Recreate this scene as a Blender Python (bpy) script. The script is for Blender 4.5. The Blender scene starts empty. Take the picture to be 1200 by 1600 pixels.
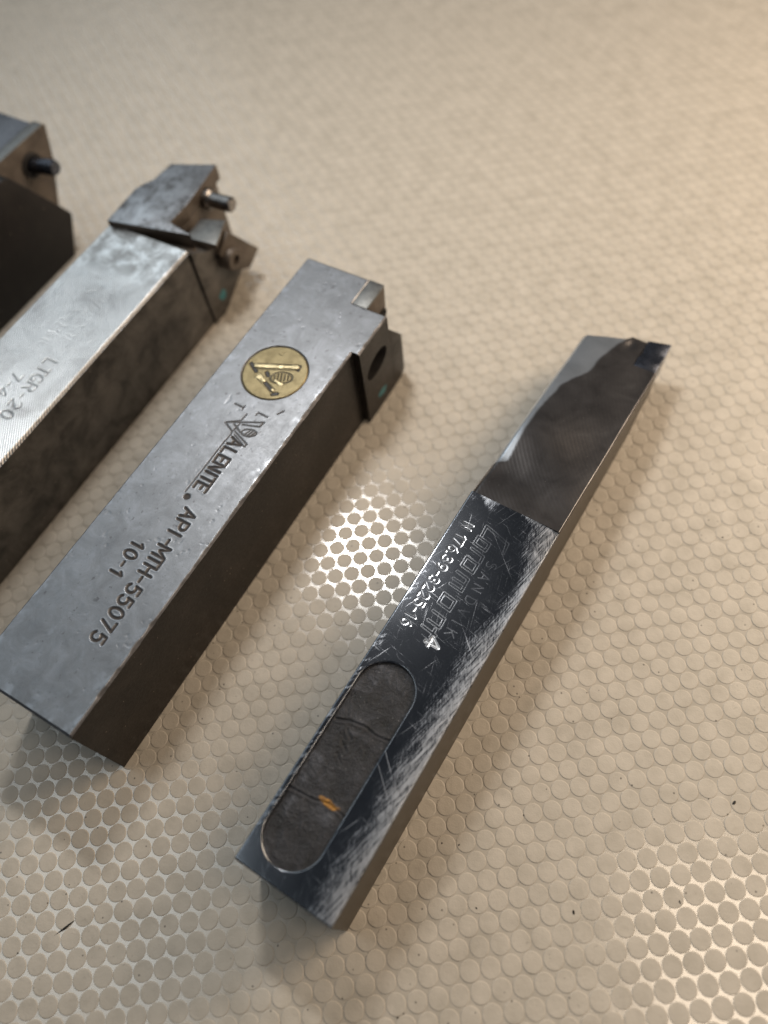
import bpy, math, random
import numpy as np
from mathutils import Matrix, Vector

S = 0.001                      # everything below is written in millimetres
scene = bpy.context.scene
COL = scene.collection

# ------------------------------------------------------------------ camera
cam_d = bpy.data.cameras.new("camera")
cam = bpy.data.objects.new("camera", cam_d); COL.objects.link(cam)
RIGHT = Vector((0.98762522, -0.1327138, -0.08356713))
DOWN = Vector((-0.15663029, -0.86171135, -0.48261839))
FWD = Vector((-0.00796062, 0.48973523, -0.87183486))
m = Matrix.Identity(4)
for i in range(3):
    m[i][0] = RIGHT[i]; m[i][1] = -DOWN[i]; m[i][2] = -FWD[i]
m.translation = Vector((-5.25441536, -131.76568666, 203.29352542)) * S
cam.matrix_world = m
cam_d.sensor_fit = 'VERTICAL'; cam_d.sensor_height = 36.0
cam_d.lens = 1228.795 / 1600 * 36.0
cam_d.clip_start = 0.005; cam_d.clip_end = 20.0
cam_d.dof.use_dof = True
cam_d.dof.focus_distance = 0.196
cam_d.dof.aperture_fstop = 6.3
scene.camera = cam

# ------------------------------------------------------------------ world and lamps
w = bpy.data.worlds.new("World"); scene.world = w; w.use_nodes = True
bg = w.node_tree.nodes["Background"]
bg.inputs[0].default_value = (0.80, 0.88, 1.0, 1); bg.inputs[1].default_value = 0.05

def area(name, az, el, dist, sx, sy, power, color, target=(0.0, -0.03, 0.0), aim=None):
    d = bpy.data.lights.new(name, 'AREA'); d.shape = 'RECTANGLE'
    d.size = sx; d.size_y = sy; d.energy = power; d.color = color
    o = bpy.data.objects.new(name, d); COL.objects.link(o)
    a, e = math.radians(az), math.radians(el)
    v = Vector((math.sin(a) * math.cos(e), math.cos(a) * math.cos(e), math.sin(e)))
    o.location = Vector(target) + v * dist
    if aim: v = (o.location - Vector(aim)).normalized()
    o.rotation_euler = v.to_track_quat('Z', 'Y').to_euler()
    return o
area("window_lamp", -42, 38, 1.0, 1.15, 0.60, 2.5, (0.80, 0.92, 1.0), (0.0, 0.06, 0.0))
area("ceiling_lamp_cool", -75, 67, 1.5, 0.46, 0.42, 1.2, (0.88, 0.97, 1.0), (-0.09, -0.11, 0.0))
area("work_lamp", -6, 63, 0.36, 0.025, 0.058, 0.52, (1.0, 0.98, 0.95), (-0.016, -0.027, 0.0), (0.08, 0.06, 0.0))
area("ceiling_lamp_warm", 100, 74, 0.36, 0.125, 0.125, 0.28, (1.0, 0.82, 0.63), (0.060, -0.148, 0.0))
area("side_lamp_warm", 74, 36, 0.42, 0.24, 0.20, 1.5, (1.0, 0.80, 0.60), (0.06, -0.02, 0.0))
scene.view_settings.view_transform = 'Standard'
scene.view_settings.look = 'None'
scene.view_settings.exposure = 0.0
scene.view_settings.gamma = 1.0

# ------------------------------------------------------------------ helpers
random.seed(7)
rng = np.random.default_rng(11)

def tag(o, label=None, cat=None, group=None, kind=None):
    if label: o["label"] = label
    if cat: o["category"] = cat
    if group: o["group"] = group
    if kind: o["kind"] = kind
    return o

def empty(name, loc, rz):
    o = bpy.data.objects.new(name, None); COL.objects.link(o)
    o.location = Vector(loc) * S; o.rotation_euler = (0, 0, rz)
    o.empty_display_size = 0.01
    return o

def link(name, me, parent=None, mats=()):
    for mt in mats: me.materials.append(mt)
    o = bpy.data.objects.new(name, me); COL.objects.link(o)
    if parent: o.parent = parent
    return o

def mesh_np(name, verts, faces, smooth=None, matidx=None, attrs=None):
    """faces: list of index arrays (quads (n,4) / tris (n,3) blocks) or python lists"""
    me = bpy.data.meshes.new(name)
    v = np.asarray(verts, dtype=np.float64) * S
    loops = []; starts = []; n = 0
    for blk in faces:
        blk = np.asarray(blk)
        if blk.ndim == 1: blk = blk[None]
        k = blk.shape[1]
        starts.append(n + np.arange(len(blk)) * k); loops.append(blk.ravel()); n += blk.size
    loops = np.concatenate(loops); starts = np.concatenate(starts)
    me.vertices.add(len(v)); me.vertices.foreach_set("co", v.astype(np.float32).ravel())
    me.loops.add(len(loops)); me.loops.foreach_set("vertex_index", loops.astype(np.int32))
    me.polygons.add(len(starts)); me.polygons.foreach_set("loop_start", starts.astype(np.int32))
    if matidx is not None: me.polygons.foreach_set("material_index", np.asarray(matidx, dtype=np.int32))
    me.update(calc_edges=True)
    me.validate()
    if smooth is not None: me.polygons.foreach_set("use_smooth", np.asarray(smooth, dtype=bool))
    for k, a in (attrs or {}).items():
        at = me.attributes.new(k, 'FLOAT', 'POINT'); at.data.foreach_set("value", np.asarray(a, dtype=np.float32))
    return me

def R2L(pts):
    """tool coordinates (X along, Y to the right, Z) -> local right-handed"""
    p = np.array(pts, dtype=float); p[..., 1] *= -1; return p

def prism(name, poly, a0, a1, axis, mat, parent, bevel=0.25, seg=2):
    """poly: points in the two other axes of (X,Y,Z); extruded along axis 'X','Y' or 'Z' from a0 to a1"""
    n = len(poly); V = []
    for a in (a0, a1):
        for q in poly:
            if axis == 'Z': V.append((q[0], q[1], a if not callable(a) else a(*q)))
            elif axis == 'Y': V.append((q[0], a, q[1]))
            else: V.append((a, q[0], q[1]))
    V = R2L(V) * S
    F = [list(range(n))[::-1], list(range(n, 2 * n))] + [[i, (i + 1) % n, n + (i + 1) % n, n + i] for i in range(n)]
    me = bpy.data.meshes.new(name); me.from_pydata([tuple(v) for v in V], [], F); me.update()
    import bmesh
    bm = bmesh.new(); bm.from_mesh(me); bmesh.ops.recalc_face_normals(bm, faces=bm.faces)
    if bevel: bmesh.ops.bevel(bm, geom=bm.edges[:], offset=bevel * S, segments=seg, profile=0.5, affect='EDGES', clamp_overlap=True)
    for f in bm.faces: f.smooth = True
    bm.to_mesh(me); bm.free()
    if hasattr(me, "set_sharp_from_angle"): me.set_sharp_from_angle(angle=math.radians(28))
    return link(name, me, parent, [mat])

def lathe(name, prof, c, d, mat, parent, n=40):
    """prof: list of (radius, distance along d) from base c (tool coordinates)"""
    c = Vector(R2L([c])[0]); d = Vector(R2L([d])[0]).normalized()
    u = d.orthogonal().normalized(); v = d.cross(u)
    V = []; 
    for r, h in prof:
        for k in range(n):
            t = 2 * math.pi * k / n
            V.append(c + d * h + (u * math.cos(t) + v * math.sin(t)) * r)
    F = []
    for i in range(len(prof) - 1):
        for k in range(n):
            F.append((i * n + k, i * n + (k + 1) % n, (i + 1) * n + (k + 1) % n, (i + 1) * n + k))
    F.append(tuple(range(n))[::-1]); F.append(tuple((len(prof) - 1) * n + k for k in range(n)))
    me = bpy.data.meshes.new(name); me.from_pydata([tuple(q * S) for q in V], [], F); me.update()
    for p in me.polygons: p.use_smooth = True
    if hasattr(me, "set_sharp_from_angle"): me.set_sharp_from_angle(angle=math.radians(35))
    return link(name, me, parent, [mat])

# ---- smooth value noise in numpy (for relief)
def vnoise(x, y, scale, seed):
    r = np.random.default_rng(seed); T = r.random((256, 256))
    x = np.asarray(x) / scale + 1000.3; y = np.asarray(y) / scale + 1000.7
    xi = np.floor(x).astype(int); yi = np.floor(y).astype(int); fx = x - xi; fy = y - yi
    fx = fx * fx * (3 - 2 * fx); fy = fy * fy * (3 - 2 * fy)
    g = lambda a, b: T[a % 256, b % 256]
    return (g(xi, yi) * (1 - fx) + g(xi + 1, yi) * fx) * (1 - fy) + (g(xi, yi + 1) * (1 - fx) + g(xi + 1, yi + 1) * fx) * fy
def fbm(x, y, scale, seed, oct=3):
    s = 0; a = 1; t = 0
    for k in range(oct):
        s = s + a * vnoise(x, y, scale / 2 ** k, seed + k); t += a; a *= .5
    return s / t
def sstep(a, b, x):
    t = np.clip((x - a) / (b - a), 0, 1); return t * t * (3 - 2 * t)

# ---- stroke font: unit cap height, x to the right
def arc(cx, cy, rx, ry, a0, a1, n=10):
    return [(cx + rx * math.cos(math.radians(a0 + (a1 - a0) * i / n)), cy + ry * math.sin(math.radians(a0 + (a1 - a0) * i / n))) for i in range(n + 1)]
G = {
 'A': [[(0, 0), (.33, 1), (.66, 0)], [(.12, .34), (.54, .34)]],
 'P': [[(0, 0), (0, 1), (.35, 1)] + arc(.35, .75, .25, .25, 90, -90) + [(0, .5)]],
 'I': [[(.1, 0), (.1, 1)]],
 'M': [[(0, 0), (0, 1), (.36, .35), (.72, 1), (.72, 0)]],
 'T': [[(0, 1), (.64, 1)], [(.32, 1), (.32, 0)]],
 'H': [[(0, 0), (0, 1)], [(.6, 0), (.6, 1)], [(0, .5), (.6, .5)]],
 '-': [[(.05, .48), (.4, .48)]],
 '.': [[(.05, .03), (.07, .03)]],
 '0': [arc(.3, .5, .3, .5, 0, 360, 22)],
 '1': [[(.02, .78), (.25, 1), (.25, 0)]],
 '2': [arc(.29, .71, .28, .29, 160, -35) + [(0, 0), (.6, 0)]],
 '3': [arc(.27, .75, .26, .25, 150, -80), arc(.27, .26, .3, .26, 85, -150)],
 '4': [[(.46, 0), (.46, 1), (0, .3), (.66, .3)]],
 '5': [[(.52, 1), (.08, 1), (.04, .56)] + arc(.27, .33, .3, .33, 125, -140)],
 '6': [arc(.3, .31, .29, .31, 0, 360, 18), [(.02, .36), (.1, .7), (.42, 1)]],
 '7': [[(0, 1), (.58, 1), (.2, 0)]],
 '9': [arc(.3, .69, .29, .31, 0, 360, 18), [(.58, .64), (.5, .3), (.18, 0)]],
 'L': [[(0, 1), (0, 0), (.5, 0)]],
 'E': [[(.54, 1), (0, 1), (0, 0), (.54, 0)], [(0, .52), (.45, .52)]],
 'N': [[(0, 0), (0, 1), (.58, 0), (.58, 1)]],
 'G': [arc(.36, .5, .35, .5, 50, 320, 18) + [(.66, .42), (.4, .42)]],
 'R': [[(0, 0), (0, 1), (.35, 1)] + arc(.35, .75, .25, .25, 90, -90) + [(0, .5)], [(.3, .5), (.6, 0)]],
 'S': [arc(.29, .75, .27, .25, 40, 270, 10) + arc(.29, .25, .28, .25, 90, -140, 10)],
 'D': [[(0, 0), (0, 1), (.28, 1)] + arc(.28, .5, .33, .5, 90, -90) + [(0, 0)]],
 'V': [[(0, 1), (.33, 0), (.66, 1)]],
 'K': [[(0, 0), (0, 1)], [(.56, 1), (.02, .42)], [(.2, .58), (.58, 0)]],
 'B': [[(0, 0), (0, 1), (.3, 1)] + arc(.3, .76, .22, .24, 90, -90) + arc(.3, .26, .28, .26, 90, -90) + [(0, 0)]],
}
def glyph(ch, X, Y, h, wid=1.0, slant=0.0):
    """strokes of a character centred at (X,Y); reads towards -X with its top to the right (+Y)"""
    st = G[ch]; xs = [q[0] for s in st for q in s]; cx = (min(xs) + max(xs)) / 2
    return [[(X - ((q[0] - cx) * wid + slant * (q[1] - .5)) * h, Y + (q[1] - .5) * h) for q in s] for s in st]

def seg_dist(X, Y, strokes, reach):
    """distance field to strokes on the 1-D axes X, Y; far cells stay at 1e3"""
    D = np.full((len(X), len(Y)), 1e3)
    for s in strokes:
        if len(s) == 1: s = [s[0], s[0]]
        for (x0, y0), (x1, y1) in zip(s[:-1], s[1:]):
            i0, i1 = np.searchsorted(X, [min(x0, x1) - reach, max(x0, x1) + reach])
            j0, j1 = np.searchsorted(Y, [min(y0, y1) - reach, max(y0, y1) + reach])
            if i1 <= i0 or j1 <= j0: continue
            gx = X[i0:i1, None]; gy = Y[None, j0:j1]
            dx, dy = x1 - x0, y1 - y0; L = dx * dx + dy * dy
            t = np.clip(((gx - x0) * dx + (gy - y0) * dy) / L, 0, 1) if L > 1e-12 else 0
            d = np.hypot(gx - x0 - t * dx, gy - y0 - t * dy)
            D[i0:i1, j0:j1] = np.minimum(D[i0:i1, j0:j1], d)
    return D

def axis_lines(stops, step, edge=(.12, .26, .45, .7)):
    """grid lines: regular steps, refined on both sides of each stop"""
    L = set()
    for a, b in zip(stops[:-1], stops[1:]):
        n = max(1, int(round((b - a) / step)))
        for i in range(n + 1): L.add(round(a + (b - a) * i / n, 4))
        for e in edge:
            if a + e < b - .05: L.add(round(a + e, 4)); L.add(round(b - e, 4))
    L = sorted(L); out = [L[0]]
    for q in L[1:]:
        if q - out[-1] > .035: out.append(q)
    return np.array(out)

def relief_block(name, X, Y, Z, inside, zbot, parent, mats, attrs=None, skipwall=None):
    """closed block whose top is the height grid Z (len(X) x len(Y)); cells 'inside' kept; walls drop to zbot"""
    nx, ny = len(X), len(Y)
    gx, gy = np.meshgrid(X, Y, indexing='ij')
    top = np.stack([gx.ravel(), gy.ravel(), Z.ravel()], 1)
    idx = np.arange(nx * ny).reshape(nx, ny)
    c = inside  # (nx-1, ny-1)
    ii, jj = np.nonzero(c)
    quads = np.stack([idx[ii, jj], idx[ii, jj + 1], idx[ii + 1, jj + 1], idx[ii + 1, jj]], 1)   # y is flipped later
    pad = np.pad(c, 1)
    E = []
    for di, dj, e0, e1 in ((-1, 0, (0, 1), (0, 0)), (1, 0, (1, 0), (1, 1)), (0, -1, (0, 0), (1, 0)), (0, 1, (1, 1), (0, 1))):
        nb = pad[1 + di:1 + di + nx - 1, 1 + dj:1 + dj + ny - 1]
        a, b = np.nonzero(c & ~nb)
        E.append(np.stack([idx[a + e0[0], b + e0[1]], idx[a + e1[0], b + e1[1]]], 1))
    E = np.concatenate(E)
    if skipwall is not None:
        mid = (top[E[:, 0]] + top[E[:, 1]]) / 2
        E = E[~skipwall(mid[:, 0], mid[:, 1])]
    n0 = len(top)
    wa = top[E[:, 0]]; wb = top[E[:, 1]]
    ba = wa.copy(); bb = wb.copy(); ba[:, 2] = zbot; bb[:, 2] = zbot
    k = len(E); V = np.concatenate([top, wa, wb, bb, ba])
    W = np.stack([n0 + np.arange(k), n0 + k + np.arange(k), n0 + 2 * k + np.arange(k), n0 + 3 * k + np.arange(k)], 1)
    smooth = np.r_[np.ones(len(quads), bool), np.zeros(k, bool)]
    mi = np.r_[np.zeros(len(quads), int), np.full(k, min(1, len(mats) - 1))]
    at = {}
    for q, a in (attrs or {}).items(): at[q] = np.r_[a.ravel(), np.zeros(4 * k)]
    # drop unused vertices
    used = np.zeros(len(V), bool); used[quads.ravel()] = True; used[n0:] = True
    remap = np.cumsum(used) - 1
    me = mesh_np(name, R2L(V[used]), [remap[quads], remap[W]], smooth, mi, {q: a[used] for q, a in at.items()})
    return link(name, me, parent, mats)

# ------------------------------------------------------------------ materials
class NT:
    def __init__(s, name):
        s.m = bpy.data.materials.new(name); s.m.use_nodes = True; s.t = s.m.node_tree
        s.b = s.t.nodes["Principled BSDF"]
    def n(s, typ, **kw):
        o = s.t.nodes.new(typ)
        for k, v in kw.items():
            if k.startswith('i_'):
                key = k[2:]; key = int(key) if key.isdigit() else key
                o.inputs[key].default_value = v
            else: setattr(o, k, v)
        return o
    def l(s, a, b): s.t.links.new(a, b)
    def coord(s, world=False, scale=(1000, 1000, 1000), rot=(0, 0, 0)):
        mp = s.n('ShaderNodeMapping'); mp.inputs['Rotation'].default_value = rot      # turn first, then stretch
        sc = s.n('ShaderNodeMapping'); sc.inputs['Scale'].default_value = scale; s.l(mp.outputs[0], sc.inputs['Vector'])
        if world:
            g = s.n('ShaderNodeNewGeometry'); s.l(g.outputs['Position'], mp.inputs['Vector'])
        else:
            g = s.n('ShaderNodeTexCoord'); s.l(g.outputs['Object'], mp.inputs['Vector'])
        return sc.outputs[0]
    def noise(s, vec, scale, detail=4, rough=.55, dist=0.0):
        o = s.n('ShaderNodeTexNoise'); o.inputs['Scale'].default_value = scale; o.inputs['Detail'].default_value = detail
        o.inputs['Roughness'].default_value = rough; o.inputs['Distortion'].default_value = dist
        s.l(vec, o.inputs['Vector']); return o.outputs['Fac']
    def voro(s, vec, scale, out='Distance'):
        o = s.n('ShaderNodeTexVoronoi'); o.inputs['Scale'].default_value = scale; s.l(vec, o.inputs['Vector']); return o.outputs[out]
    def ramp(s, fac, stops):
        o = s.n('ShaderNodeValToRGB'); cr = o.color_ramp
        while len(cr.elements) < len(stops): cr.elements.new(.5)
        for e, (p, c) in zip(cr.elements, stops):
            e.position = p; e.color = c if len(c) == 4 else (*c, 1)
        s.l(fac, o.inputs[0]); return o.outputs[0]
    def mr(s, fac, a, b, c, d):
        o = s.n('ShaderNodeMapRange'); 
        for k, v in zip((1, 2, 3, 4), (a, b, c, d)): o.inputs[k].default_value = v
        s.l(fac, o.inputs[0]); return o.outputs[0]
    def math(s, op, a, b=None, clamp=False):
        o = s.n('ShaderNodeMath', operation=op); o.use_clamp = clamp
        for i, q in enumerate((a, b)):
            if q is None: continue
            if isinstance(q, (int, float)): o.inputs[i].default_value = q
            else: s.l(q, o.inputs[i])
        return o.outputs[0]
    def mix(s, fac, a, b):
        o = s.n('ShaderNodeMix', data_type='RGBA')
        for sock, q in ((o.inputs[0], fac), (o.inputs[6], a), (o.inputs[7], b)):
            if isinstance(q, (int, float)): sock.default_value = q
            elif isinstance(q, tuple): sock.default_value = (*q, 1) if len(q) == 3 else q
            else: s.l(q, sock)
        return o.outputs[2]
    def attr(s, name):
        o = s.n('ShaderNodeAttribute'); o.attribute_name = name; return o.outputs['Fac']
    def bump(s, h, strength, dist=0.0001, prev=None):
        o = s.n('ShaderNodeBump'); o.inputs['Strength'].default_value = strength; o.inputs['Distance'].default_value = dist
        s.l(h, o.inputs['Height'])
        if prev is not None: s.l(prev, o.inputs['Normal'])
        return o.outputs[0]
    def set(s, **kw):
        for k, q in kw.items():
            k = k.replace('_', ' ')
            sock = s.b.inputs[k]
            if isinstance(q, (int, float)): sock.default_value = q
            elif isinstance(q, tuple): sock.default_value = (*q, 1) if len(q) == 3 else q
            else: s.l(q, sock)

def mat_mat(name, gloss):
    M = NT(name); P = M.coord(world=True)
    big = M.noise(P, .02, 3); mid = M.noise(P, .22, 4); fine = M.noise(P, 3.0, 4)
    cell = M.noise(P, .11, 2)
    col = M.ramp(M.math('ADD', M.math('MULTIPLY', mid, .5), M.math('MULTIPLY', cell, .5)), [(.34, (.49, .44, .365)), (.5, (.545, .49, .41)), (.66, (.59, .53, .445))])
    streaks = M.ramp(M.noise(M.coord(world=True, scale=(900, 260, 1000), rot=(0, 0, .5)), .5, 4, .7, .8), [(.62, (0, 0, 0)), (.74, (1, 1, 1))])
    col = M.mix(M.math('MULTIPLY', streaks, .10), col, (.24, .20, .16))
    grime = M.ramp(M.noise(P, .45, 5, .7), [(.60, (0, 0, 0)), (.78, (1, 1, 1))])
    col = M.mix(M.math('MULTIPLY', grime, .28), col, (.25, .21, .165))
    spots = M.ramp(M.voro(P, .26), [(.045, (1, 1, 1)), (.075, (0, 0, 0))])
    col = M.mix(M.math('MULTIPLY', spots, .75), col, (.07, .06, .05))
    gate = M.ramp(M.noise(P, .014, 2), [(.46, (0, 0, 0)), (.60, (1, 1, 1))])
    sm = M.ramp(M.noise(P, .75, 5, .75), [(.60, (0, 0, 0)), (.70, (1, 1, 1))])
    col = M.mix(M.math('MULTIPLY', M.math('MULTIPLY', sm, gate), .5), col, (.13, .115, .10))
    if gloss:
        M.set(Base_Color=col, Roughness=M.mr(mid, .3, .7, .14, .22))
        nb = M.bump(M.noise(P, .16, 1), .12, .0004)
        M.set(Normal=nb); M.b.inputs['IOR'].default_value = 2.05
    else:
        M.set(Base_Color=col, Roughness=M.mr(mid, .3, .7, .42, .56))
        nb = M.bump(fine, .35, .00012); nb = M.bump(M.noise(P, .9, 4), .3, .0003, nb)
        M.set(Normal=nb); M.b.inputs['Specular IOR Level'].default_value = .45
    return M.m
MAT_STUD = mat_mat("vinyl_stud", False)
MAT_CHANNEL = mat_mat("vinyl_channel", True)

def steel_top_b():
    M = NT("worn_grey_steel"); P = M.coord(); Pl = M.coord(scale=(140, 900, 900), rot=(0, 0, .6))
    big = M.noise(P, .16, 6, .72, .6); mid = M.noise(P, .4, 5, .65); fine = M.noise(P, 5, 3)
    grind = M.noise(Pl, 3.0, 4, .7)
    col = M.ramp(big, [(.3, (.185, .188, .195)), (.52, (.235, .24, .25)), (.72, (.295, .302, .32))])
    pit = M.ramp(M.noise(P, .62, 3, .5), [(.655, (0, 0, 0)), (.73, (1, 1, 1))])
    col = M.mix(M.math('MULTIPLY', pit, .6), col, (.09, .085, .085))
    scuff = M.attr('wear_sheen')
    col = M.mix(M.math('MULTIPLY', scuff, .6), col, (.44, .455, .49))
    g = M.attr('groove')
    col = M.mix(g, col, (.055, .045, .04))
    rough = M.mr(mid, .3, .7, .40, .52)
    rough = M.math('ADD', rough, M.math('MULTIPLY', g, .2), True)
    rough = M.math('SUBTRACT', rough, M.math('MULTIPLY', scuff, .12), True)
    nb = M.bump(grind, .3, .00006); nb = M.bump(M.noise(P, 1.3, 5, .7), .22, .0001, nb)
    M.set(Base_Color=col, Metallic=M.mr(g, 0, 1, 1, .3), Roughness=rough, Normal=nb)
    return M.m
def oxide(name, a, b, c, rough=.45, metallic=.35, scale=.12):
    M = NT(name); P = M.coord()
    n = M.noise(P, scale, 5, .65, .4); f = M.noise(P, 1.2, 5, .7)
    col = M.ramp(n, [(.3, a), (.52, b), (.75, c)])
    sp = M.ramp(M.voro(P, .5), [(.05, (1, 1, 1)), (.09, (0, 0, 0))])
    gate = M.ramp(M.noise(P, .15, 2), [(.5, (0, 0, 0)), (.56, (1, 1, 1))])
    col = M.mix(M.math('MULTIPLY', M.math('MULTIPLY', sp, gate), .7), col, (.45, .36, .28))
    nb = M.bump(f, .3, .00015)
    M.set(Base_Color=col, Metallic=metallic, Roughness=M.mr(f, .3, .7, rough - .08, rough + .1), Normal=nb)
    return M.m
def steel_top_a():
    M = NT("bright_ground_steel"); P = M.coord(); 
    n = M.noise(P, .09, 4, .6, .5); f = M.noise(P, .5, 5, .7)
    # fine parallel grinding lines, slightly uneven
    W = M.n('ShaderNodeTexWave', wave_type='BANDS', bands_direction='Y'); W.inputs['Scale'].default_value = .48; W.inputs['Distortion'].default_value = .35; W.inputs['Detail'].default_value = 2; W.inputs['Detail Scale'].default_value = .4
    M.l(M.coord(rot=(0, 0, -.62)), W.inputs['Vector'])
    col = M.ramp(n, [(.28, (.50, .50, .50)), (.5, (.74, .75, .75)), (.75, (.84, .85, .85))])
    zone = M.attr('zone')
    col = M.mix(M.math('MULTIPLY', M.math('MULTIPLY', W.outputs['Fac'], M.math('SUBTRACT', 1.0, zone, True)), .32), col, (.22, .22, .225))
    dark = M.ramp(M.noise(P, .16, 5, .65, .5), [(.38, (0, 0, 0)), (.58, (1, 1, 1))])
    col = M.mix(M.math('MULTIPLY', M.math('MULTIPLY', dark, zone), .8), col, (.17, .155, .14))
    pit = M.ramp(M.noise(P, .5, 3, .5), [(.66, (0, 0, 0)), (.74, (1, 1, 1))])
    col = M.mix(M.math('MULTIPLY', pit, .35), col, (.22, .21, .2))
    g = M.attr('groove'); col = M.mix(M.math('MULTIPLY', g, .55), col, (.10, .09, .085))
    fade = M.math('SUBTRACT', 1.0, zone, True)
    h = M.math('MULTIPLY', W.outputs['Fac'], fade)
    nb = M.bump(h, .8, .00012); nb = M.bump(f, .25, .0001, nb)
    M.set(Base_Color=col, Metallic=1.0, Roughness=M.mr(f, .3, .7, .34, .46), Normal=nb)
    return M.m
def steel_c():
    M = NT("polished_dark_steel"); P = M.coord()
    wear_sheen = M.attr('wear_sheen'); slot = M.attr('groove')
    streak = M.noise(M.coord(scale=(170, 3600, 1000), rot=(0, 0, .22)), .9, 5, .8)
    streakB = M.noise(M.coord(scale=(420, 3600, 1000), rot=(0, 0, -.5)), .9, 5, .8)
    streak = M.math('ADD', M.math('MULTIPLY', streak, .6), M.math('MULTIPLY', streakB, .4))
    streak2 = M.noise(M.coord(scale=(2600, 420, 1000), rot=(0, 0, .25)), .6, 4, .7)
    sc = M.ramp(M.noise(M.coord(scale=(60, 2400, 1000), rot=(0, 0, .42)), .9, 3, .6), [(.66, (0, 0, 0)), (.74, (1, 1, 1))])
    sc2 = M.ramp(M.noise(M.coord(scale=(2400, 50, 1000), rot=(0, 0, .75)), .8, 3, .6), [(.68, (0, 0, 0)), (.75, (1, 1, 1))])
    sc3 = M.ramp(M.noise(M.coord(scale=(90, 3000, 1000), rot=(0, 0, -.25)), 1.3, 3, .6), [(.64, (0, 0, 0)), (.73, (1, 1, 1))])
    sc4 = M.ramp(M.noise(M.coord(scale=(3000, 120, 1000), rot=(0, 0, .2)), 1.4, 3, .6), [(.64, (0, 0, 0)), (.73, (1, 1, 1))])
    scr = M.math('MAXIMUM', M.math('MAXIMUM', sc, sc2), M.math('MULTIPLY', M.math('MAXIMUM', sc3, sc4), .7))
    wv = M.math('ADD', wear_sheen, M.math('MULTIPLY', M.math('SUBTRACT', streak, .5), 4.2))
    wm = M.ramp(wv, [(.34, (0, 0, 0)), (1.0, (1, 1, 1))])
    wm = M.math('MULTIPLY', wm, M.mr(wear_sheen, .05, .45, 0, 1))
    n = M.noise(P, .12, 4)
    col = M.ramp(n, [(.3, (.19, .205, .23)), (.7, (.26, .275, .305))])
    col = M.mix(wm, col, (.52, .545, .59))  # painted highlight: the pale brushed band stands for reflected light
    col = M.mix(M.math('MULTIPLY', scr, .7), col, (.62, .63, .66))
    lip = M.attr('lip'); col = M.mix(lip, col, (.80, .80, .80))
    rough = M.math('ADD', .14, M.math('MULTIPLY', wm, .30))
    rough = M.math('ADD', rough, M.math('MULTIPLY', M.math('MAXIMUM', M.math('MULTIPLY', scr, .5), lip), .34))
    nb = M.bump(M.math('ADD', streak, streak2), .05, .00003); nb = M.bump(scr, .05, .00002, nb)
    M.set(Base_Color=col, Metallic=1.0, Roughness=rough, Normal=nb)
    return M.m
def steel_c_ramp():
    M = NT("milled_dark_steel"); P = M.coord()
    W = M.n('ShaderNodeTexWave', wave_type='RINGS', rings_direction='Z'); W.inputs['Scale'].default_value = .30; W.inputs['Distortion'].default_value = .15; W.inputs['Detail'].default_value = 1
    mp = M.coord(); off = M.n('ShaderNodeVectorMath', operation='SUBTRACT'); off.inputs[1].default_value = (203, -113, 0)
    M.l(mp, off.inputs[0]); M.l(off.outputs[0], W.inputs['Vector'])
    fac = M.attr('zone')          # ground facet on the left; its pale blue window reflection is painted in
    n = M.noise(P, .1, 4, .6, .5); f = M.noise(P, .8, 5, .7)
    col = M.ramp(n, [(.3, (.11, .104, .104)), (.6, (.19, .18, .178)), (.8, (.28, .27, .265))])
    specks = M.ramp(M.voro(P, .42), [(.035, (1, 1, 1)), (.06, (0, 0, 0))])
    col = M.mix(M.math('MULTIPLY', specks, .5), col, (.55, .52, .48))
    col = M.mix(fac, col, M.ramp(n, [(.3, (.48, .52, .56)), (.7, (.64, .68, .73))]))
    h = M.math('MULTIPLY', W.outputs['Fac'], M.math('SUBTRACT', 1.0, fac, True))
    nb = M.bump(h, .10, .00008); nb = M.bump(M.noise(M.coord(scale=(500, 2500, 1000), rot=(0, 0, .9)), .8, 4, .7), .12, .00006, nb)
    M.set(Base_Color=col, Metallic=.9, Roughness=M.mr(fac, 0, 1, .29, .34), Normal=nb)
    return M.m
def simple(name, col, rough, metallic, nscale=.5, amp=.25, bstr=.25):
    M = NT(name); P = M.coord(); n = M.noise(P, nscale, 5, .65)
    c = M.ramp(n, [(.3, tuple(q * (1 - amp) for q in col)), (.7, tuple(min(1, q * (1 + amp)) for q in col))])
    nb = M.bump(M.noise(P, 1.5, 4, .7), bstr, .00012)
    M.set(Base_Color=c, Roughness=M.mr(n, .3, .7, max(.03, rough - .06), rough + .06), Metallic=metallic, Normal=nb)
    return M.m
MAT_B = steel_top_b(); MAT_A = steel_top_a(); MAT_C = steel_c(); MAT_CR = steel_c_ramp()
MAT_BSIDE = oxide("brown_black_oxide", (.012, .0095, .008), (.022, .0175, .0145), (.042, .034, .029), rough=.45, scale=.07)
MAT_ASIDE = oxide("mottled_brown_steel", (.018, .016, .014), (.085, .076, .067), (.15, .135, .12), scale=.10)
MAT_D = oxide("black_oxide", (.010, .008, .007), (.014, .011, .010), (.022, .018, .015), rough=.5)
MAT_POCKET = oxide("brown_pocket_steel", (.07, .055, .043), (.12, .095, .075), (.17, .14, .11), rough=.5, metallic=.4)
MAT_CSIDE = simple("dull_brown_grey_steel", (.11, .095, .078), .48, .8, .3, .3)
MAT_PLATE = simple("matt_grey_steel", (.19, .19, .182), .48, .9)
MAT_DTOP = simple("smoky_steel", (.16, .165, .18), .42, .9)
MAT_HOLE = simple("dark_bore", (.02, .017, .015), .6, .2)
MAT_PIN = simple("dark_steel_pin", (.24, .225, .215), .3, 1.0)
MAT_PINB = simple("black_steel_pin", (.07, .075, .09), .26, .9)
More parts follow.
